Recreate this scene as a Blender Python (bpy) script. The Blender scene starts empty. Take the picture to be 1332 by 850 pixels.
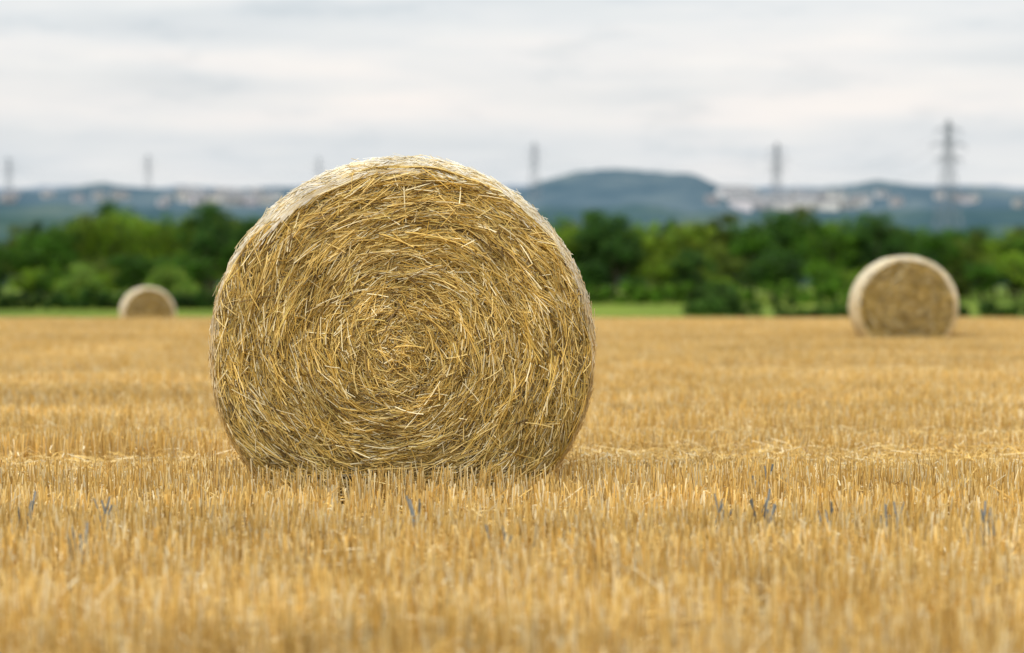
import bpy, math
import numpy as np
from mathutils import Vector
rng = np.random.default_rng(7)
sc = bpy.context.scene
sc.view_settings.view_transform = 'Standard'
sc.view_settings.look = 'None'
sc.view_settings.exposure = 0
F = 3145.0      # focal length in photo pixels (85 mm on 36 mm)
CAMZ = 0.87

# ------------------------------------------------------------------ helpers
def link(o, parent=None):
    sc.collection.objects.link(o)
    if parent is not None: o.parent = parent
    return o

def empty(name, loc=(0,0,0)):
    o = bpy.data.objects.new(name, None); o.location = loc
    return link(o)

def build_mesh(name, verts, quads, cols=None, mat=None, smooth=False):
    verts = np.asarray(verts, dtype=np.float32).reshape(-1,3)
    quads = np.asarray(quads, dtype=np.int32)
    k = quads.shape[1]
    me = bpy.data.meshes.new(name)
    me.vertices.add(len(verts)); me.vertices.foreach_set('co', verts.ravel())
    me.loops.add(quads.size); me.loops.foreach_set('vertex_index', quads.ravel())
    me.polygons.add(len(quads))
    me.polygons.foreach_set('loop_start', np.arange(0, quads.size, k, dtype=np.int32))
    me.polygons.foreach_set('loop_total', np.full(len(quads), k, dtype=np.int32))
    if smooth: me.polygons.foreach_set('use_smooth', np.ones(len(quads), dtype=bool))
    me.update(calc_edges=True)
    if cols is not None:
        a = me.color_attributes.new('Col', 'FLOAT_COLOR', 'POINT')
        c = np.ones((len(verts),4), dtype=np.float32); c[:,:3] = cols
        a.data.foreach_set('color', c.ravel())
    if mat: me.materials.append(mat)
    return me

def new_mat(name):
    m = bpy.data.materials.new(name); m.use_nodes = True
    nt = m.node_tree
    return m, nt, nt.nodes['Principled BSDF']

def ramp(nt, stops):
    r = nt.nodes.new('ShaderNodeValToRGB')
    el = r.color_ramp.elements
    while len(el) < len(stops): el.new(0.5)
    for e,(p,c) in zip(el, stops):
        e.position = p; e.color = (c[0],c[1],c[2],1)
    return r

def noise(nt, scale, detail=4, rough=0.55, vec=None, mscale=None):
    n = nt.nodes.new('ShaderNodeTexNoise')
    n.inputs['Scale'].default_value = scale
    n.inputs['Detail'].default_value = detail
    n.inputs['Roughness'].default_value = rough
    if vec is not None:
        if mscale is not None:
            mp = nt.nodes.new('ShaderNodeMapping'); mp.inputs['Scale'].default_value = mscale
            nt.links.new(vec, mp.inputs['Vector']); vec = mp.outputs['Vector']
        nt.links.new(vec, n.inputs['Vector'])
    return n

def mixc(nt, a, b, fac, mode='MIX'):
    m = nt.nodes.new('ShaderNodeMix'); m.data_type='RGBA'; m.blend_type = mode
    for s,v in ((0,fac),(6,a),(7,b)):
        if isinstance(v,(int,float)): m.inputs[s].default_value = v
        elif isinstance(v,tuple): m.inputs[s].default_value = (*v[:3],1)
        else: nt.links.new(v, m.inputs[s])
    return m.outputs[2]

def attr_mat(name, rough=0.55, spec=0.3, nscale=1.2, lo=0.8, hi=1.15, transl=0.0, mscale=(1,1,1), second=None):
    m, nt, bs = new_mat(name)
    a = nt.nodes.new('ShaderNodeAttribute'); a.attribute_name = 'Col'
    g = nt.nodes.new('ShaderNodeNewGeometry')
    n = noise(nt, nscale, 4, 0.6, g.outputs['Position'], mscale)
    r = ramp(nt, [(0.3,(lo,lo*0.97,lo*0.92)),(0.7,(hi,hi*0.99,hi*0.97))])
    nt.links.new(n.outputs['Fac'], r.inputs['Fac'])
    c = mixc(nt, a.outputs['Color'], r.outputs['Color'], 1.0, 'MULTIPLY')
    if second:
        n2 = noise(nt, second, 3, 0.6, g.outputs['Position'], (0.6,1,0.5))
        r2 = ramp(nt, [(0.33,(0.82,0.80,0.76)),(0.67,(1.12,1.13,1.18))])
        nt.links.new(n2.outputs['Fac'], r2.inputs['Fac'])
        c = mixc(nt, c, r2.outputs['Color'], 1.0, 'MULTIPLY')
    nt.links.new(c, bs.inputs['Base Color'])
    bs.inputs['Roughness'].default_value = rough
    bs.inputs['Specular IOR Level'].default_value = spec
    if transl > 0:
        t = nt.nodes.new('ShaderNodeBsdfTranslucent'); nt.links.new(c, t.inputs['Color'])
        mx = nt.nodes.new('ShaderNodeMixShader'); mx.inputs[0].default_value = transl
        nt.links.new(bs.outputs[0], mx.inputs[1]); nt.links.new(t.outputs[0], mx.inputs[2])
        nt.links.new(mx.outputs[0], nt.nodes['Material Output'].inputs['Surface'])
    return m

def straws(P, Nrm, W, C):
    N,K,_ = P.shape
    T = np.gradient(P, axis=1)
    T /= np.linalg.norm(T,axis=2,keepdims=True)+1e-9
    S = np.cross(T, Nrm); S /= np.linalg.norm(S,axis=2,keepdims=True)+1e-9
    w = W[:,None,None]
    V = np.stack([P - S*w*0.5, P + Nrm*w*0.45, P + S*w*0.5], axis=2)   # N,K,3,3
    idx = np.arange(N*K*3).reshape(N,K,3)
    q=[]
    for j in range(2):
        a=idx[:,:-1,j]; b=idx[:,1:,j]; c=idx[:,1:,j+1]; d=idx[:,:-1,j+1]
        q.append(np.stack([a,b,c,d],axis=-1).reshape(-1,4))
    cols = np.repeat(C[:,None,:], K*3, axis=1).reshape(-1,3)
    return V.reshape(-1,3), np.concatenate(q), cols

def join_parts(parts):
    vs,qs,cs=[],[],[]; o=0
    for v,q,c in parts:
        vs.append(v); qs.append(q+o); cs.append(c); o+=len(v)
    return np.concatenate(vs), np.concatenate(qs), np.concatenate(cs)

# ------------------------------------------------------------------ world
w = bpy.data.worlds.new("World"); sc.world = w; w.use_nodes = True
nt = w.node_tree
bg = nt.nodes['Background']
SUN_EL, SUN_AZ = math.radians(50), math.radians(230)   # azimuth clockwise from +Y
sky = nt.nodes.new('ShaderNodeTexSky'); sky.sky_type='NISHITA'; sky.sun_disc=False
sky.sun_elevation = SUN_EL; sky.sun_rotation = SUN_AZ
tc = nt.nodes.new('ShaderNodeTexCoord')
n1 = noise(nt, 1.0, 5, 0.5, tc.outputs['Generated'], (5,5,48))
n1.inputs['Distortion'].default_value = 0.12
r1 = ramp(nt, [(0.28,(0.72,0.755,0.78)),(0.44,(0.82,0.84,0.85)),(0.54,(0.89,0.89,0.885)),(0.68,(1.0,0.955,0.92))])
nt.links.new(n1.outputs['Fac'], r1.inputs['Fac'])
n2 = noise(nt, 1.0, 6, 0.58, tc.outputs['Generated'], (22,22,85))
r3 = ramp(nt, [(0.32,(0.88,0.905,0.925)),(0.46,(0.99,0.99,0.995)),(0.6,(1.01,1.005,1)),(0.70,(1.04,1.03,1.02))])
nt.links.new(n2.outputs['Fac'], r3.inputs['Fac'])
sp = nt.nodes.new('ShaderNodeSeparateXYZ'); nt.links.new(tc.outputs['Generated'], sp.inputs[0])
r2 = ramp(nt, [(0.0,(0.97,0.99,1.01)),(0.03,(0.92,0.945,0.97)),(0.055,(0.94,0.95,0.965)),(0.075,(1.03,1.005,0.985)),(0.11,(1.0,1.01,1.01)),(0.3,(1.15,1.15,1.15)),(0.8,(1.6,1.6,1.6))])
nt.links.new(sp.outputs['Z'], r2.inputs['Fac'])
cl = mixc(nt, r1.outputs['Color'], r2.outputs['Color'], 1.0, 'MULTIPLY')
cl = mixc(nt, cl, r3.outputs['Color'], 1.0, 'MULTIPLY')
vm = nt.nodes.new('ShaderNodeVectorMath'); vm.operation='SCALE'; vm.inputs['Scale'].default_value = 10.0
nt.links.new(cl, vm.inputs[0])
fin = mixc(nt, sky.outputs['Color'], vm.outputs['Vector'], 0.93)
nt.links.new(fin, bg.inputs['Color'])
bg.inputs['Strength'].default_value = 0.1

sd = bpy.data.lights.new('sun','SUN'); sd.energy=1.5; sd.angle=math.radians(10); sd.color=(1,0.94,0.84)
so = link(bpy.data.objects.new('sun', sd))
d = Vector((math.sin(SUN_AZ)*math.cos(SUN_EL), math.cos(SUN_AZ)*math.cos(SUN_EL), math.sin(SUN_EL)))
so.rotation_euler = d.to_track_quat('Z','Y').to_euler(); so.location=(0,-10,30)

# ------------------------------------------------------------------ camera
cd = bpy.data.cameras.new('camera'); cam = link(bpy.data.objects.new('camera', cd))
cd.lens=85; cd.sensor_width=36; cd.clip_end=20000; cd.clip_start=0.05
cam.location=(0,0,CAMZ); cam.rotation_euler=(math.radians(90-1.07),0,0)
cd.dof.use_dof=True; cd.dof.focus_distance=9.43; cd.dof.aperture_fstop=1.9
sc.camera = cam

# ------------------------------------------------------------------ ground
def smooth(t):
    t=np.clip(t,0,1); return t*t*(3-2*t)
def ground_z(y):
    y=np.asarray(y,dtype=float)
    z=np.where(y<46,0,-0.0014*(np.clip(y,46,75)-46)**2)
    z=z-1.0*smooth((y-75)/40.)
    z=z+1.5*smooth((y-120)/190.)
    return z
ys=np.concatenate([np.linspace(-300,0,6)[:-1],np.linspace(0,130,131),np.linspace(135,320,38),np.geomspace(340,12000,40)])
xs=np.concatenate([-np.geomspace(60,9000,25)[::-1],np.linspace(-55,55,45),np.geomspace(60,9000,25)])
X,Y=np.meshgrid(xs,ys); Z=ground_z(Y)
idx=np.arange(X.size).reshape(X.shape)
Q=np.stack([idx[:-1,:-1],idx[:-1,1:],idx[1:,1:],idx[1:,:-1]],axis=-1).reshape(-1,4)
gm,nt,bs=new_mat('field_ground')
g=nt.nodes.new('ShaderNodeNewGeometry'); pos=g.outputs['Position']
na=noise(nt,1.0,5,0.6,pos,(0.08,1.3,1)); nb=noise(nt,60,4,0.7,pos,(0.5,1,1))
ra=ramp(nt,[(0.3,(0.45,0.29,0.095)),(0.7,(0.66,0.46,0.18))]); nt.links.new(na.outputs['Fac'],ra.inputs['Fac'])
rb=ramp(nt,[(0.35,(0.6,0.55,0.5)),(0.6,(1.1,1.08,1.0))]); nt.links.new(nb.outputs['Fac'],rb.inputs['Fac'])
straw_c=mixc(nt,ra.outputs['Color'],rb.outputs['Color'],1.0,'MULTIPLY')
nc=noise(nt,1.0,5,0.6,pos,(0.05,0.03,1))
rc=ramp(nt,[(0.35,(0.085,0.15,0.015)),(0.65,(0.20,0.27,0.03))]); nt.links.new(nc.outputs['Fac'],rc.inputs['Fac'])
s=nt.nodes.new('ShaderNodeSeparateXYZ'); nt.links.new(pos,s.inputs[0])
mr=nt.nodes.new('ShaderNodeMapRange'); mr.inputs['From Min'].default_value=78; mr.inputs['From Max'].default_value=82
nt.links.new(s.outputs['Y'],mr.inputs['Value'])
gc=mixc(nt,straw_c,rc.outputs['Color'],mr.outputs['Result'])
nt.links.new(gc,bs.inputs['Base Color']); bs.inputs['Roughness'].default_value=0.9
bs.inputs['Specular IOR Level'].default_value=0.1
bp=nt.nodes.new('ShaderNodeBump'); bp.inputs['Distance'].default_value=0.02; bp.inputs['Strength'].default_value=0.6
nt.links.new(nb.outputs['Fac'],bp.inputs['Height']); nt.links.new(bp.outputs[0],bs.inputs['Normal'])
link(bpy.data.objects.new('ground', build_mesh('ground',np.stack([X,Y,Z],-1),Q,None,gm,True)))

# ------------------------------------------------------------------ stubble
PW, ROW, NR = 2.2, 0.12, 6
PD = ROW*NR
stub_mat=attr_mat('straw_stubble',0.5,0.3,1.0,0.74,1.20,0.0,(0.10,1.1,0.2),1.6)
PAL=np.array([[0.89,0.635,0.215],[0.94,0.735,0.325],[0.78,0.51,0.14],[0.97,0.86,0.55],[0.85,0.585,0.17],[0.56,0.355,0.10]])
def stubble_patch(seed, flat=False):
    r=np.random.default_rng(seed)
    parts=[]
    ncl=int(PW/0.03)
    bx=[];by=[]
    wob=r.uniform(0,6.28)
    for k in range(NR):
        cx=(np.arange(ncl)+r.uniform(-0.4,0.4,ncl))*0.03
        dens=0.87+0.11*np.sin(cx*4.1+wob+k*1.7)
        keep=r.random(ncl)<dens
        cx=cx[keep]; nt_=r.integers(2,7,len(cx))
        cx=np.repeat(cx,nt_); bx.append(cx+r.normal(0,0.009,len(cx)))
        by.append(np.full(len(cx),(k+0.5)*ROW)+r.normal(0,0.017,len(cx)))
    bx=np.concatenate(bx); by=np.concatenate(by); n=len(bx)
    h=np.clip(r.normal(0.122,0.016,n)*(1+0.09*np.sin(bx*5.7+wob)*np.sin(bx*2.2+by*6)),0.05,0.175)
    if flat: h*=0.5
    lean=r.normal(0,0.10,(n,2))*(2.6 if flat else 1)
    broken=r.random(n)<0.04
    lean[broken]=r.normal(0,0.6,(broken.sum(),2))
    t=np.array([0,0.55,1.0])
    P=np.zeros((n,3,3))
    P[:,:,0]=bx[:,None]+lean[:,0:1]*h[:,None]*t**1.3
    P[:,:,1]=by[:,None]+lean[:,1:2]*h[:,None]*t**1.3
    P[:,:,2]=h[:,None]*t
    ang=r.uniform(-1.2,1.2,n)
    Nn=np.stack([np.sin(ang),-np.cos(ang),np.zeros(n)],-1)[:,None,:].repeat(3,1)
    C=PAL[r.choice(6,n,p=[.26,.21,.15,.17,.12,.09])]*r.uniform(0.75,1.06,(n,1))
    v,q,c=straws(P,Nn,r.uniform(0.003,0.0055,n),C)
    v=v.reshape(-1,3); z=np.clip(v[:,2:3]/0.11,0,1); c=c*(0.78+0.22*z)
    parts.append((v,q,c))
    m=n//8; i=r.choice(n,m)
    a=r.uniform(0,6.283,m); L=r.uniform(0.02,0.07,m); z0=r.uniform(0.02,0.08,m)
    P=np.zeros((m,3,3)); tt=np.array([0,.5,1.])
    P[:,:,0]=bx[i][:,None]+np.cos(a)[:,None]*L[:,None]*tt
    P[:,:,1]=by[i][:,None]+np.sin(a)[:,None]*L[:,None]*tt
    P[:,:,2]=z0[:,None]+L[:,None]*np.array([0,0.35,0.1])
    Nn=np.zeros((m,3,3)); Nn[:,:,2]=1; Nn[:,:,1]=-0.5
    parts.append(straws(P,Nn,r.uniform(0.0035,0.007,m),PAL[r.choice(6,m)]*r.uniform(0.8,1.1,(m,1))))
    m=int((1500 if flat else 650)*PW/3); a=r.uniform(0,6.283,m); L=r.uniform(0.04,0.18,m)
    cx=r.uniform(0,PW,m); cy=r.uniform(0,PD,m); z0=np.abs(r.normal(0.015,0.02,m)); dz=r.normal(0,0.12,m)
    tt=np.array([-.5,0,.5])
    P=np.stack([cx[:,None]+np.cos(a)[:,None]*L[:,None]*tt, cy[:,None]+np.sin(a)[:,None]*L[:,None]*tt, z0[:,None]+np.abs(dz*L)[:,None]*(tt+.5)],-1)
    Nn=np.zeros((m,3,3)); Nn[:,:,2]=1
    parts.append(straws(P,Nn,r.uniform(0.0032,0.0055,m),PAL[r.choice(6,m)]*r.uniform(0.75,1.1,(m,1))))
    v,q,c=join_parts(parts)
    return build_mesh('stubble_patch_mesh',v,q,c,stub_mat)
patches=[stubble_patch(100+i) for i in range(9)]
flats=[stubble_patch(200+i,True) for i in range(3)]
stub=empty('wheat_stubble')
y=1.9
while y<66:
    half=0.30*y+4
    yc=y+PD/2
    zs=rng.uniform(0.76,1.12)
    pf=0.0
    if yc<9.75: zs=rng.uniform(0.98,1.08)
    if 8.9<yc<9.75: zs=1.17
    if 9.75<yc<11.1: pf=1.0
    elif yc>11.1: pf=0.9 if rng.random()<0.24 else 0.05
    x=-half-rng.uniform(0,PW)
    while x<half:
        fl=rng.random()<pf
        me=(flats if fl else patches)[rng.integers(0,3 if fl else 9)]
        o=bpy.data.objects.new('stubble_patch',me)
        o.location=(x,y,float(ground_z(yc)))
        z_=zs*(rng.uniform(0.97,1.03) if yc<9.75 else rng.uniform(0.92,1.08))
        if rng.random()<0.5:
            o.rotation_euler=(0,0,math.pi); o.location.x+=PW; o.location.y+=PD
        o.scale=(1,1,z_)
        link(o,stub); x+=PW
    y+=PD

# ------------------------------------------------------------------ bales
straw_mat=attr_mat('bale_straw',0.40,0.45,7.0,0.76,1.18)
core_mat,nt,bs=new_mat('bale_core')
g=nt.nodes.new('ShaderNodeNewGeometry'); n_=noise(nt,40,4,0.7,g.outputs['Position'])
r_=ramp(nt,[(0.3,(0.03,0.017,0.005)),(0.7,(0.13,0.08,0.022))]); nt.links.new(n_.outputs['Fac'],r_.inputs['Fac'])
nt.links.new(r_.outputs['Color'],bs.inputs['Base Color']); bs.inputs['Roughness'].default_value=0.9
R,ZC,LEN,SH=0.745,0.605,1.2,0.05
def prof_y(r):
    t=np.clip((r-(R-SH))/SH,0,1)
    return SH*(1-np.sqrt(np.clip(1-t*t,0,1)))*1.0 + 0.045*(r/R)**2
def sag(x,z):
    zz=z+ZC
    low=np.clip((0.55-zz)/0.6,0,1)
    x=x*(1+0.035*low)
    zz=np.where(zz<0.12, 0.12-0.11*np.tanh((0.12-zz)/0.15), zz)
    return x,zz
def lapf(th,k):
    th=np.mod(th,2*np.pi)
    return k*(0.034*np.exp(-((th-2.15)/0.38)**2)+0.024*np.exp(-((th-1.45)/0.6)**2)+0.013*np.exp(-((th-0.7)/0.4)**2)+0.004*np.sin(th*17)*np.clip(np.sin(th),0,1))
def make_bale(name, loc, rot, nf, ns, seed, wmul=1.0, lapk=1.0, lapall=0.0, tone=1.0):
    r=np.random.default_rng(seed)
    e=empty(name,loc); e.rotation_euler=(0,0,rot)
    pr=[(0.001,0.05)]+[(a,prof_y(a)+0.05) for a in np.linspace(0.05,R-SH,12)]
    for a in np.linspace(0.15,1,7): pr.append((R-SH+(SH-0.02)*math.sin(a*math.pi/2), 0.09+SH*(1-math.cos(a*math.pi/2))))
    back=[(a,LEN-b) for a,b in pr[::-1]]
    pr=np.array(pr+[(R-0.02,LEN*0.35),(R-0.02,LEN*0.65)]+back)
    M=120; th=np.linspace(0,2*np.pi,M,endpoint=False)
    X=pr[:,0:1]*np.cos(th); Zc=pr[:,0:1]*np.sin(th); Yc=np.repeat(pr[:,1:2],M,1)
    X,Zw=sag(X,Zc)
    idx=np.arange(X.size).reshape(X.shape); nx=np.roll(idx,-1,axis=1)
    Q=np.stack([idx[:-1],idx[1:],nx[1:],nx[:-1]],-1).reshape(-1,4)
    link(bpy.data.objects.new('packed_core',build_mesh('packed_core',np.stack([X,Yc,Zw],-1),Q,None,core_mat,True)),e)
    FP=np.array([[0.74,0.53,0.15],[0.84,0.65,0.25],[0.58,0.385,0.075],[0.96,0.87,0.56],[0.36,0.23,0.042],[0.62,0.48,0.14],[0.17,0.10,0.022]])
    K=5; t=np.linspace(-.5,.5,K)
    nz=r.uniform(0,6.283,12)
    def rings(rr,th):
        s=rr+0.012*th/(2*np.pi)
        return (np.sin(s*85+nz[0]+3.4*np.sin(th+nz[1])+1.2*np.sin(5*th+nz[9]))+0.8*np.sin(s*140+nz[2]+2.8*np.sin(3*th+nz[3]))+0.9*np.sin(s*47+nz[4]+2.6*np.sin(2*th+nz[5])))/2.7
    for end in (0,1):
        n=nf if end==0 else nf//4
        r0=R*np.sqrt(r.random(n))
        ex=r.random(n)<0.06; r0[ex]=R*r.random(ex.sum())*0.45
        th0=r.uniform(0,2*np.pi,n)
        c0=np.clip(1-r0/0.32,0,1)
        clump=0.24*np.sin(9*th0+14*r0+nz[6])*np.sin(23*r0+3*th0+nz[7])+0.16*np.sin(21*th0-31*r0+nz[8])
        wild=r.random(n)<0.30
        jit=clump+r.normal(0,0.19,n)+r.normal(0,0.95,n)*c0+np.where(wild,r.normal(0,0.7,n),0)
        jit+=0.10
        L=np.clip(r.gamma(2.4,0.038,n),0.025,0.28)*(0.5+0.5*np.clip(r0/0.35,0,1))*np.where(wild,0.75,1)
        px=r0*np.cos(th0); pz=r0*np.sin(th0)
        a=th0+np.pi/2+jit
        dx,dz=np.cos(a),np.sin(a)
        curv=np.clip(1/np.maximum(r0,0.10),0,7)*r.uniform(0.1,1.0,n)+r.normal(0,0.9,n)
        tl=L[:,None]*t
        Xp=px[:,None]+dx[:,None]*tl-dz[:,None]*(0.5*curv[:,None]*tl**2)
        Zp=pz[:,None]+dz[:,None]*tl+dx[:,None]*(0.5*curv[:,None]*tl**2)
        rr=np.hypot(Xp,Zp); mx=R-0.004+r.normal(0,0.003,n)[:,None]-lapf(np.arctan2(Zp,Xp),lapk)-lapall*0.03
        f=np.minimum(1,mx/np.maximum(rr,1e-6)); Xp*=f; Zp*=f; rr=np.minimum(rr,mx)
        ring=rings(r0,th0)
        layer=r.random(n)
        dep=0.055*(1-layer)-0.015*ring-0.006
        tilt=r.normal(0,0.07,n)*np.clip((R-r0)/0.08,0.2,1)
        Yp=prof_y(rr)+dep[:,None]+tilt[:,None]*tl
        out=np.clip((rr-(R-SH))/SH,0,1)
        Nn=np.stack([Xp/np.maximum(rr,1e-3)*out,-(1.02-out),Zp/np.maximum(rr,1e-3)*out],-1)
        Nn+=r.normal(0,0.5,(n,1,3)); Nn/=np.linalg.norm(Nn,axis=2,keepdims=True)
        Xw,Zw=sag(Xp,Zp)
        P=np.stack([Xw,Yp,Zw],-1)
        ci=r.choice(7,n,p=[.22,.18,.18,.12,.12,.11,.07])
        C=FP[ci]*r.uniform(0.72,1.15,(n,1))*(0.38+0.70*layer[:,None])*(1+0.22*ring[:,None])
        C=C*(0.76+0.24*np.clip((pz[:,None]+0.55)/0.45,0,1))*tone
        W=r.uniform(0.0021,0.0045,n)*wmul
        if end==1:
            P[:,:,1]=LEN-P[:,:,1]; Nn[:,:,1]*=-1
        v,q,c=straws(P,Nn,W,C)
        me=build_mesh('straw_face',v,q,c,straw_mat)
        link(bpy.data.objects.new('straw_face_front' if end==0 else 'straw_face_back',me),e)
    n=ns
    th0=r.uniform(-0.9,np.pi+0.9,n)
    y0=r.uniform(0.05,LEN-0.05,n)
    lap=0.025+lapf(th0,lapk)*1.6+lapall*0.05
    ed=r.random(n)<0.38; y0[ed]=(0.10-np.minimum(lap[ed],0.09)*r.random(ed.sum()))
    L=r.uniform(0.04,0.20,n); slope=r.normal(0,0.12,n)
    tt=th0[:,None]+L[:,None]*t/R
    Yp=np.clip(y0[:,None]+slope[:,None]*L[:,None]*t,0.03,LEN-0.03)
    edge=np.minimum(Yp,LEN-Yp)-0.042
    sh=np.clip(1-edge/SH,0,1)
    rad=R-SH*(1-np.sqrt(np.clip(1-sh**2,0,1)))+r.uniform(-0.007,0.004,n)[:,None]+r.normal(0,0.012,n)[:,None]*t
    stick=r.random(n)<0.015
    rad=rad+np.where(stick[:,None],(t+.5)*r.uniform(0.005,0.02,n)[:,None],0)
    Xp=rad*np.cos(tt); Zp=rad*np.sin(tt)
    Nn=np.stack([np.cos(tt)*(1.05-sh*.8),-sh*np.where(Yp<LEN/2,1,-1),np.sin(tt)*(1.05-sh*.8)],-1)
    Nn+=r.normal(0,0.3,(n,1,3)); Nn/=np.linalg.norm(Nn,axis=2,keepdims=True)
    Xw,Zw=sag(Xp,Zp)
    SP=np.array([[0.93,0.88,0.70],[0.85,0.74,0.46],[0.95,0.93,0.84],[0.74,0.57,0.26]])
    C=SP[r.choice(4,n,p=[.34,.24,.26,.16])]*r.uniform(0.85,1.05,(n,1))
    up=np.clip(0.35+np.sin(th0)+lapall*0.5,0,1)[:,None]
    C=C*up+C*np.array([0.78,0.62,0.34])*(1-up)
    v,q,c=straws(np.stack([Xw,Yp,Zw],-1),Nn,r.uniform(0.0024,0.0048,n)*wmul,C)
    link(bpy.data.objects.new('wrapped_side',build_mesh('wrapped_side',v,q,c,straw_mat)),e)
    return e
make_bale('straw_bale',(-0.428,9.40,0.0),math.radians(1.0),88000,22000,1)
b2=make_bale('straw_bale',(5.43,33.2,-0.03),math.radians(-3),12000,10000,2,2.0,1.0,0.8,0.90); b2.scale=(0.94,1,0.92)
b3=make_bale('straw_bale',(-9.45,63.0,float(ground_z(63))-0.12),math.radians(14),6000,6000,3,2.5,1.0,0.8,0.90); b3.scale=(0.92,0.95,0.92)

# ------------------------------------------------------------------ weeds (blue-green regrowth)
weed_mat=attr_mat('weed_leaf',0.6,0.2,5,0.85,1.1)
P=[];Nn=[];C=[]
spots=[]
for (px,py) in [(1075,672),(1160,680),(985,662),(935,670),(650,705),(35,665),(135,668),(105,710),(1270,680),(545,672),(1000,678),(1290,690),(1000,625)]:
    dd=0.76*F/(py-366); spots.append(((px-666)/F*dd,dd))
for (wx,wy) in spots:
    for b in range(rng.integers(4,7)):
        a=rng.uniform(0,6.283); h=rng.uniform(0.12,0.18); o=rng.uniform(0.01,0.04)
        tt=np.array([0,.35,.7,1.]); bx=wx+rng.normal(0,.014); by=wy+rng.normal(0,.012)
        P.append(np.stack([bx+np.cos(a)*o*tt**2,by+np.sin(a)*o*tt**2,h*tt],-1))
        Nn.append(np.tile([np.sin(a)*.3,-1,0.1],(4,1))); C.append(np.array([0.24,0.28,0.30])*rng.uniform(0.7,1.2))
v,q,c=straws(np.array(P),np.array(Nn),rng.uniform(0.004,0.008,len(P)),np.array(C))
link(bpy.data.objects.new('field_weeds',build_mesh('field_weeds',v,q,c,weed_mat)))

# ------------------------------------------------------------------ trees
leaf_mat=attr_mat('foliage',0.6,0.15,0.25,0.64,1.32,0.32)
bark_mat,nt,bs=new_mat('bark'); bs.inputs['Roughness'].default_value=0.9
n_=noise(nt,8,4,0.6); r_=ramp(nt,[(0.3,(0.035,0.026,0.018)),(0.7,(0.11,0.085,0.06))]); nt.links.new(n_.outputs['Fac'],r_.inputs['Fac']); nt.links.new(r_.outputs['Color'],bs.inputs['Base Color'])
def limb(p0,p1,r0,r1,M=7):
    p0=np.array(p0,float);p1=np.array(p1,float);K=4
    dv=p1-p0; dv/=np.linalg.norm(dv); u=np.cross(dv,[0.3,0.9,0.1]); u/=np.linalg.norm(u); v=np.cross(dv,u)
    a=np.linspace(0,2*np.pi,M,endpoint=False); V=[]
    for k in range(K):
        f=k/(K-1); V.append(p0+(p1-p0)*f+(r0+(r1-r0)*f)*(np.cos(a)[:,None]*u+np.sin(a)[:,None]*v))
    V=np.concatenate(V); idx=np.arange(K*M).reshape(K,M); nx=np.roll(idx,-1,1)
    return V,np.stack([idx[:-1],nx[:-1],nx[1:],idx[1:]],-1).reshape(-1,4)
def leaves(cent,rad,per,size,base,r,flat=0.8):
    n=len(cent)*per
    ci=np.repeat(np.arange(len(cent)),per)
    d=r.normal(0,1,(n,3)); d/=np.linalg.norm(d,axis=1,keepdims=True)
    p=cent[ci]+d*(rad[ci]*r.random(n)**0.45)[:,None]*np.array([1,1,flat])
    u=r.normal(0,1,(n,3)); nn=d*0.8+r.normal(0,0.5,(n,3))+np.array([0,0,0.4]); 
    u-=nn*(np.sum(u*nn,1)/np.sum(nn*nn,1))[:,None]; u/=np.linalg.norm(u,axis=1,keepdims=True)
    w_=np.cross(nn,u); w_/=np.linalg.norm(w_,axis=1,keepdims=True)
    s=r.uniform(0.6,1.3,n)[:,None]*size
    V=np.stack([p-u*s,p+w_*s*0.55,p+u*s,p-w_*s*0.55],1).reshape(-1,3)
    Q=np.arange(n*4).reshape(n,4)
    tone=r.uniform(0.5,1.5,len(cent))[ci]*r.uniform(0.75,1.25,n)
    C=np.array(base)*tone[:,None]
    C=C*(1+np.stack([0.15*r.normal(0,1,n),0.0*tone,0*tone],-1))
    return V,Q,np.repeat(np.clip(C,0.004,1),4,0)
def make_tree_mesh(seed,H,Wd,trunk,base):
    r=np.random.default_rng(seed)
    nc=46
    ch=(H-trunk)/2; cz=trunk+ch
    d=r.normal(0,1,(nc,3)); d/=np.linalg.norm(d,axis=1,keepdims=True)
    f=r.uniform(0.35,0.92,nc)
    cent=d*f[:,None]*np.array([Wd/2,Wd/2,ch])+np.array([0,0,cz])
    cent[:,0]+=0.25*Wd/2*np.sin(cent[:,2]*1.3+seed)
    rad=r.uniform(0.10,0.20,nc)*Wd*1.05
    V,Q,C=leaves(cent,rad,100,H*0.022,base,r)
    me=build_mesh('tree_mesh',V,Q,C,leaf_mat)
    tv=[];tq=[];o=0
    for (a,b,ra,rb) in [((0,0,-0.3),(0.1,0,cz),H*0.03,H*0.014)]+[((0,0,trunk*0.8+r.uniform(0,ch*.5)),tuple(cent[k]),H*0.013,H*0.004) for k in range(10)]:
        v,q=limb(a,b,ra,rb); tv.append(v);tq.append(q+o);o+=len(v)
    tm=build_mesh('trunk_mesh',np.concatenate(tv),np.concatenate(tq),None,bark_mat,True)
    return me,tm
greens=[(0.095,0.215,0.014),(0.050,0.130,0.012),(0.16,0.27,0.018),(0.032,0.090,0.012),(0.12,0.18,0.022),(0.065,0.165,0.014),(0.19,0.29,0.028),(0.042,0.110,0.018)]
TM=[make_tree_mesh(10+i,9.0,[7.0,6.0,8.0,5.5,7.5,6.5,7,7.4][i],[1.2,1.0,0.8,1.5,0.6,1.0,0.9,1.1][i],greens[i]) for i in range(8)]
row_e=empty('distant_tree_row')
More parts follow.
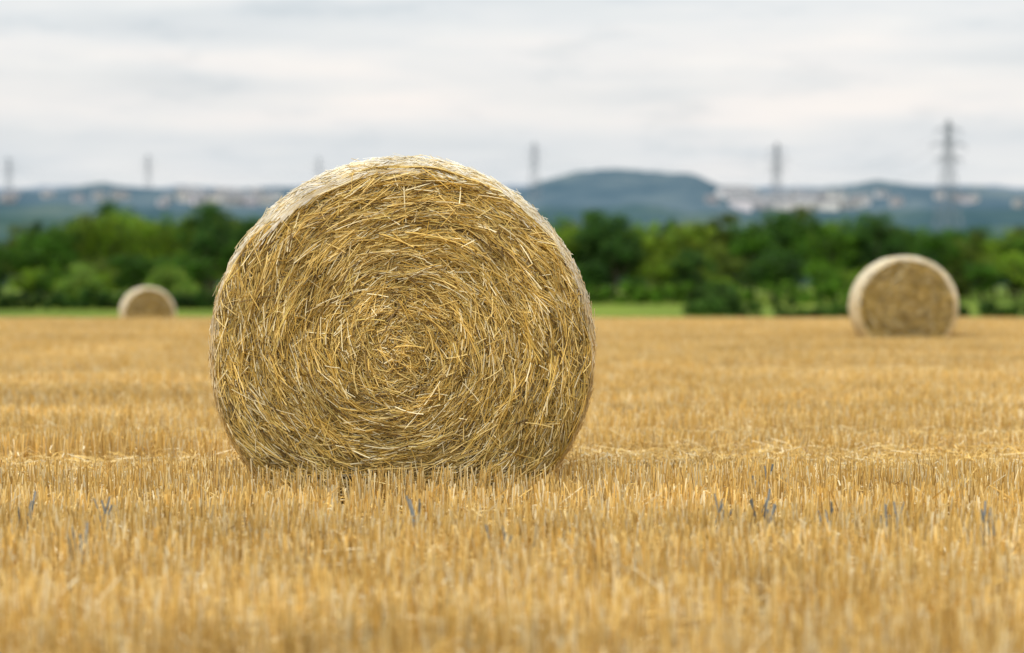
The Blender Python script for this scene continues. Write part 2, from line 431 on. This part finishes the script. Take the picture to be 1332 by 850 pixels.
def put_tree(x,y,h,wsc=1.0,k=None,parent=row_e):
    k=int(rng.choice(8,p=[.17,.14,.14,.12,.11,.15,.06,.11])) if k is None else k
    s=h/9.0; a=rng.uniform(0,6.28)
    for part,me in zip(('crown','trunk'),TM[k]):
        o=bpy.data.objects.new(part,me); o.location=(x,y,float(ground_z(y)))
        o.scale=(s*wsc,s*wsc,s); o.rotation_euler=(0,0,a); link(o,parent)
tx=[-200,0,60,100,135,160,200,260,300,340,420,560,700,760,800,860,920,960,1000,1040,1080,1120,1180,1230,1270,1332,1500]
ty=[285,305,280,285,262,280,276,266,270,285,286,286,281,276,280,285,279,288,270,268,281,277,288,294,291,293,297]
for depth,lo in ((262,0),(280,2),(298,2)):
    for X_ in np.arange(-46*1.6,46*1.6,3.4):
        x=X_+rng.uniform(-1.2,1.2)
        yy=depth+rng.uniform(-6,6)
        p=666+x/yy*F
        top=np.interp(p,tx,ty)+rng.uniform(0,14)+lo
        h=(366-top)/F*yy+CAMZ-float(ground_z(yy))
        put_tree(x,yy,h*1.06,rng.uniform(0.8,1.15))
for X_ in np.arange(-60,62,2.3):
    yy=240+rng.uniform(-7,7)
    put_tree(X_+rng.uniform(-1,1),yy,rng.uniform(2.4,5.4),rng.uniform(1.2,1.7))
bush_base=[(0.19,0.32,0.045),(0.18,0.30,0.04),(0.055,0.125,0.018)]
def make_bush(name,px,y,Wd,H,base,seed):
    r=np.random.default_rng(seed); nc=70
    d=r.normal(0,1,(nc,3)); d/=np.linalg.norm(d,axis=1,keepdims=True); d[:,2]=np.abs(d[:,2])
    cent=d*r.uniform(0.4,0.85,nc)[:,None]*np.array([Wd/2,Wd/2,H*0.92])
    V,Q,C=leaves(cent,r.uniform(0.10,0.17,nc)*Wd,140,0.18,base,r)
    e=empty(name,((px-666)/F*y,y,float(ground_z(y))))
    link(bpy.data.objects.new('leaves',build_mesh('leaves',V,Q,C,leaf_mat)),e)
    tv=[];tq=[];o=0
    for k in range(12):
        v,q=limb((r.normal(0,.15),r.normal(0,.15),-0.2),tuple(cent[k]),0.09,0.02); tv.append(v);tq.append(q+o);o+=len(v)
    link(bpy.data.objects.new('stems',build_mesh('stems',np.concatenate(tv),np.concatenate(tq),None,bark_mat,True)),e)
make_bush('bush',105,214,6.0,5.0,bush_base[0],51)
make_bush('bush',222,212,7.4,4.3,bush_base[1],52)
make_bush('bush',932,186,5.0,3.2,bush_base[2],53)
def make_hedge(name,x0,x1,y,h,dep,base,seed):
    r=np.random.default_rng(seed); L=x1-x0; nc=int(L*6)
    cent=np.stack([r.uniform(0,L,nc),r.uniform(-dep/2,dep/2,nc),r.uniform(0.1,h*0.85,nc)],-1)
    cent[:,2]*=1+0.18*np.sin(cent[:,0]*0.9+seed)*np.sin(cent[:,0]*0.37)
    V,Q,C=leaves(cent,r.uniform(0.35,0.6,nc),90,0.16,base,r)
    e=empty(name,(x0,y,float(ground_z(y))))
    link(bpy.data.objects.new('hedge_leaves',build_mesh('hedge_leaves',V,Q,C,leaf_mat)),e)
    tv=[];tq=[];o=0
    for k in range(0,nc,4):
        v,q=limb((cent[k,0],0,-0.2),tuple(cent[k]),0.05,0.015,5); tv.append(v);tq.append(q+o);o+=len(v)
    link(bpy.data.objects.new('hedge_stems',build_mesh('hedge_stems',np.concatenate(tv),np.concatenate(tq),None,bark_mat,True)),e)
make_hedge('hedge',-75,-23,206,1.6,1.6,(0.032,0.08,0.012),61)
make_hedge('hedge',15.5,60,163,1.6,1.8,(0.06,0.13,0.016),62)
make_hedge('hedge',3,34,228,2.0,3,(0.10,0.22,0.018),63)

# ------------------------------------------------------------------ hills
def vnoise(x,y,s,seed):
    r=np.random.default_rng(seed); G=r.random((257,257)); x=x/s+500; y=y/s+500
    xi=np.floor(x).astype(int);yi=np.floor(y).astype(int);fx=x-xi;fy=y-yi;fx=fx*fx*(3-2*fx);fy=fy*fy*(3-2*fy)
    g=lambda i,j:G[i%256,j%256]
    return (g(xi,yi)*(1-fx)+g(xi+1,yi)*fx)*(1-fy)+(g(xi,yi+1)*(1-fx)+g(xi+1,yi+1)*fx)*fy
def hazed_hill_mat(name,c1,c2,c3,s):  # aerial haze is painted into these blue-grey base colours, paler with distance
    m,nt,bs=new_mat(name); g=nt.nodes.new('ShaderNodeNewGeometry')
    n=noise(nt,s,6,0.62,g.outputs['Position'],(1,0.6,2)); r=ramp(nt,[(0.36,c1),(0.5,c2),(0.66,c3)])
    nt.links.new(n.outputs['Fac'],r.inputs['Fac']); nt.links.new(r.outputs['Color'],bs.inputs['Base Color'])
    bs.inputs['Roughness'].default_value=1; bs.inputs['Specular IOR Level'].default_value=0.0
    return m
def hill_z(x,y,D,w_,prof,bump,seed):
    px=666+x/D*F
    crest=(366-np.interp(px,prof[0],prof[1]))/F*D+CAMZ
    up=smooth((y-(D-w_))/w_); dn=1-0.6*smooth((y-D)/w_)
    z=crest*up*dn
    z=z+(vnoise(x,y,bump*3,seed)+0.6*vnoise(x,y,bump*1.2,seed+1)-0.8)*bump*0.5*up
    return z-4*(1-up)
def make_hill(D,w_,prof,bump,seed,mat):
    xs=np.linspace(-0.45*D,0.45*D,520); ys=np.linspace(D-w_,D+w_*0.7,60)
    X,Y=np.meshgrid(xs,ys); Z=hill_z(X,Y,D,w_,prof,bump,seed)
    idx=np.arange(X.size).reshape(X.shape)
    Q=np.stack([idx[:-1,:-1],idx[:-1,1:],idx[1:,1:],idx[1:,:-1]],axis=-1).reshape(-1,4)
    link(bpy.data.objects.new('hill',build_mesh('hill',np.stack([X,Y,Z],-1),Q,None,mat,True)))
pA=([-900,0,130,300,500,660,900,1130,1332,2300],[250,247,243,246,244,243,246,244,246,250])
pB=([-900,0,100,140,200,330,420,600,680,715,745,790,860,895,925,1000,1090,1130,1180,1332,2300],
    [262,252,248,241,248,247,252,250,248,238,227,224,225,230,244,251,248,239,245,251,262])
pC=([-900,0,150,300,450,700,850,930,1050,1130,1250,1332,2300],[280,268,272,278,278,274,270,280,282,280,274,270,280])
pD=([-900,0,300,700,1000,1332,2300],[300,284,296,300,300,298,300])
make_hill(4800,1500,pA,22,301,hazed_hill_mat('haze_hill',(0.17,0.23,0.30),(0.21,0.27,0.34),(0.28,0.33,0.39),0.004))
make_hill(2700,1000,pB,13,302,hazed_hill_mat('wooded_hill_hazed',(0.065,0.118,0.158),(0.095,0.15,0.188),(0.16,0.21,0.225),0.008))
make_hill(1600,420,pC,9,303,hazed_hill_mat('lower_hill_hazed',(0.045,0.092,0.115),(0.068,0.122,0.133),(0.125,0.175,0.16),0.012))
make_hill(1050,300,pD,7,304,hazed_hill_mat('near_hill_hazed',(0.036,0.08,0.088),(0.055,0.105,0.10),(0.10,0.15,0.115),0.018))

# ------------------------------------------------------------------ distant village (gabled houses)
hm,nt,bs=new_mat('render_wall'); bs.inputs['Roughness'].default_value=0.9
a_=nt.nodes.new('ShaderNodeAttribute'); a_.attribute_name='Col'; nt.links.new(a_.outputs['Color'],bs.inputs['Base Color'])
V=[];Q=[];C=[]
def house(x,y,z,L,W_,H,rot,wall,roof):
    c,s_=math.cos(rot),math.sin(rot)
    def add(pts,col):
        b=len(V)
        for (a,b2,h) in pts:
            V.append((x+a*c-b2*s_,y+a*s_+b2*c,z+h)); C.append(col)
        Q.append([b,b+1,b+2,b+3])
    l,w2=L/2,W_/2; rh=H+W_*0.38
    add([(-l,-w2,-4),(l,-w2,-4),(l,-w2,H),(-l,-w2,H)],wall); add([(-l,w2,-4),(l,w2,-4),(l,w2,H),(-l,w2,H)],wall)
    for sg in (-1,1):
        add([(sg*l,-w2,-4),(sg*l,w2,-4),(sg*l,w2,H),(sg*l,-w2,H)],wall)
        add([(sg*l,-w2,H),(sg*l,w2,H),(sg*l,0,rh),(sg*l,0,rh)],wall)
        o=0.4; add([(-l-o,sg*(w2+o),H-0.3),(l+o,sg*(w2+o),H-0.3),(l+o,0,rh+.05),(-l-o,0,rh+.05)],roof)
    for k in range(3):
        xx=-l+L*(k+0.5)/3
        for hh in (1.0,3.2):
            add([(xx-.5,-w2-.05,hh),(xx+.5,-w2-.05,hh),(xx+.5,-w2-.05,hh+1.2),(xx-.5,-w2-.05,hh+1.2)],(0.08,0.1,0.12))
def scatter(px0,px1,t0,t1,D,w_,prof,bump,seed,n,b0=0.35,b1=0.75,big=1.0):
    c=0; tries=0
    while c<n and tries<6000:
        tries+=1
        yy=rng.uniform(D-w_*0.75,D-20); p=rng.uniform(px0,px1); x=(p-666)/F*yy
        z=float(hill_z(np.array([x]),np.array([yy]),D,w_,prof,bump,seed)[0])
        row=366-(z-CAMZ)/yy*F
        if not (t0<row<t1): continue
        c+=1
        g_=rng.uniform(b0,b1)
        wall=(g_,g_*rng.uniform(0.92,0.99),g_*rng.uniform(0.86,0.97)); rf=rng.uniform(0.16,0.3)
        house(x,yy,z,rng.uniform(8,16)*big,rng.uniform(6,8)*big,rng.uniform(4,5.5)*big,rng.uniform(-0.6,0.6),wall,(rf,rf*1.05,rf*1.12))
scatter(920,1130,256,272,2700,1000,pB,13,302,28)
scatter(925,975,253,262,2700,1000,pB,13,302,7,0.75,0.9,1.35)
scatter(960,990,262,273,2700,1000,pB,13,302,6,0.8,0.9,1.5)
scatter(1005,1128,262,273,2700,1000,pB,13,302,16,0.75,0.9,1.5)
scatter(240,365,254,268,2700,1000,pB,13,302,26,0.4,0.85,1.15)
scatter(-100,230,256,268,2700,1000,pB,13,302,14)
scatter(380,700,256,270,2700,1000,pB,13,302,16)
scatter(1140,1400,256,270,2700,1000,pB,13,302,10)
link(bpy.data.objects.new('distant_village',build_mesh('distant_village',np.array(V),np.array(Q),np.array(C),hm)))

# ------------------------------------------------------------------ pylons
def steel(name,c):
    m,nt,bs=new_mat(name); g=nt.nodes.new('ShaderNodeNewGeometry'); n=noise(nt,0.3,3,0.5,g.outputs['Position'])
    r=ramp(nt,[(0.3,tuple(0.85*k for k in c)),(0.7,tuple(1.15*k for k in c))]); nt.links.new(n.outputs['Fac'],r.inputs['Fac'])
    nt.links.new(r.outputs['Color'],bs.inputs['Base Color']); bs.inputs['Roughness'].default_value=0.7
    return m
pm=steel('galvanised_steel',(0.28,0.31,0.34))
def pylon_mesh(H,th):
    tv=[];tq=[];o=[0]
    def bar(a,b,t=th):
        v,q=limb(a,b,t/2,t/2,4); tv.append(v);tq.append(q+o[0]);o[0]+=len(v)
    hw=lambda z: 4.6*(1-z/H)**1.25*0.9+0.55
    zs=np.concatenate([np.linspace(-3,0.55*H,6),np.linspace(0.62*H,0.97*H,6)])
    for i in range(len(zs)-1):
        z0,z1=zs[i],zs[i+1]; a=hw(max(z0,0)); b=hw(z1)
        cs=[(-1,-1),(1,-1),(1,1),(-1,1)]
        for j in range(4):
            c0=cs[j]; c1=cs[(j+1)%4]
            bar((c0[0]*a,c0[1]*a,z0),(c0[0]*b,c0[1]*b,z1),th*1.2)
            bar((c0[0]*a,c0[1]*a,z0),(c1[0]*b,c1[1]*b,z1),th*0.6)
            bar((c1[0]*a,c1[1]*a,z0),(c0[0]*b,c0[1]*b,z1),th*0.6)
    bar((0,0,0.95*H),(0,0,H),th)
    tips=[]
    for (zf,al) in ((0.62,7.0),(0.75,9.0),(0.88,6.5)):
        z=zf*H; b=hw(z)
        for sg in (-1,1):
            tip=(sg*al,0,z); tips.append(tip)
            for yy in (-b,b):
                bar((sg*b,yy,z),tip); bar((sg*b,yy,z+2.4),tip,th*0.8)
            bar(tip,(tip[0],0,z-2.6),th*0.8)
    return build_mesh('lattice',np.concatenate(tv),np.concatenate(tq),None,pm),tips
pl=[]
for (px,top,D,H,rot,th) in ((1233,153,1084,50,0.35,0.36),(1010,184,1680,50,0.35,0.42),(695,184,2150,50,0.4,0.34),(415,203,2650,48,0.4,0.24),(193,200,2650,48,0.5,0.3),(12,203,2650,48,0.5,0.36)):
    me,tips=pylon_mesh(H,th)
    e=empty('electricity_pylon',((px-666)/F*D,D,(366-top)/F*D+CAMZ-H)); e.rotation_euler=(0,0,rot)
    link(bpy.data.objects.new('lattice_frame',me),e)
    pl.append((e.location.copy(),rot,tips))
tv=[];tq=[];o=0
for i in range(len(pl)-1):
    (l0,r0_,t0),(l1,r1_,t1)=pl[i],pl[i+1]
    for a,b in zip(t0,t1):
        A=np.array(l0)+np.array([a[0]*math.cos(r0_),a[0]*math.sin(r0_),a[2]-2.6]); B=np.array(l1)+np.array([b[0]*math.cos(r1_),b[0]*math.sin(r1_),b[2]-2.6])
        ts=np.linspace(0,1,12); pts=A+(B-A)*ts[:,None]; pts[:,2]-=14*4*ts*(1-ts)
        for k in range(11):
            v,q=limb(pts[k],pts[k+1],0.04,0.04,4); tv.append(v);tq.append(q+o);o+=len(v)
link(bpy.data.objects.new('power_lines',build_mesh('power_lines',np.concatenate(tv),np.concatenate(tq),None,pm)))
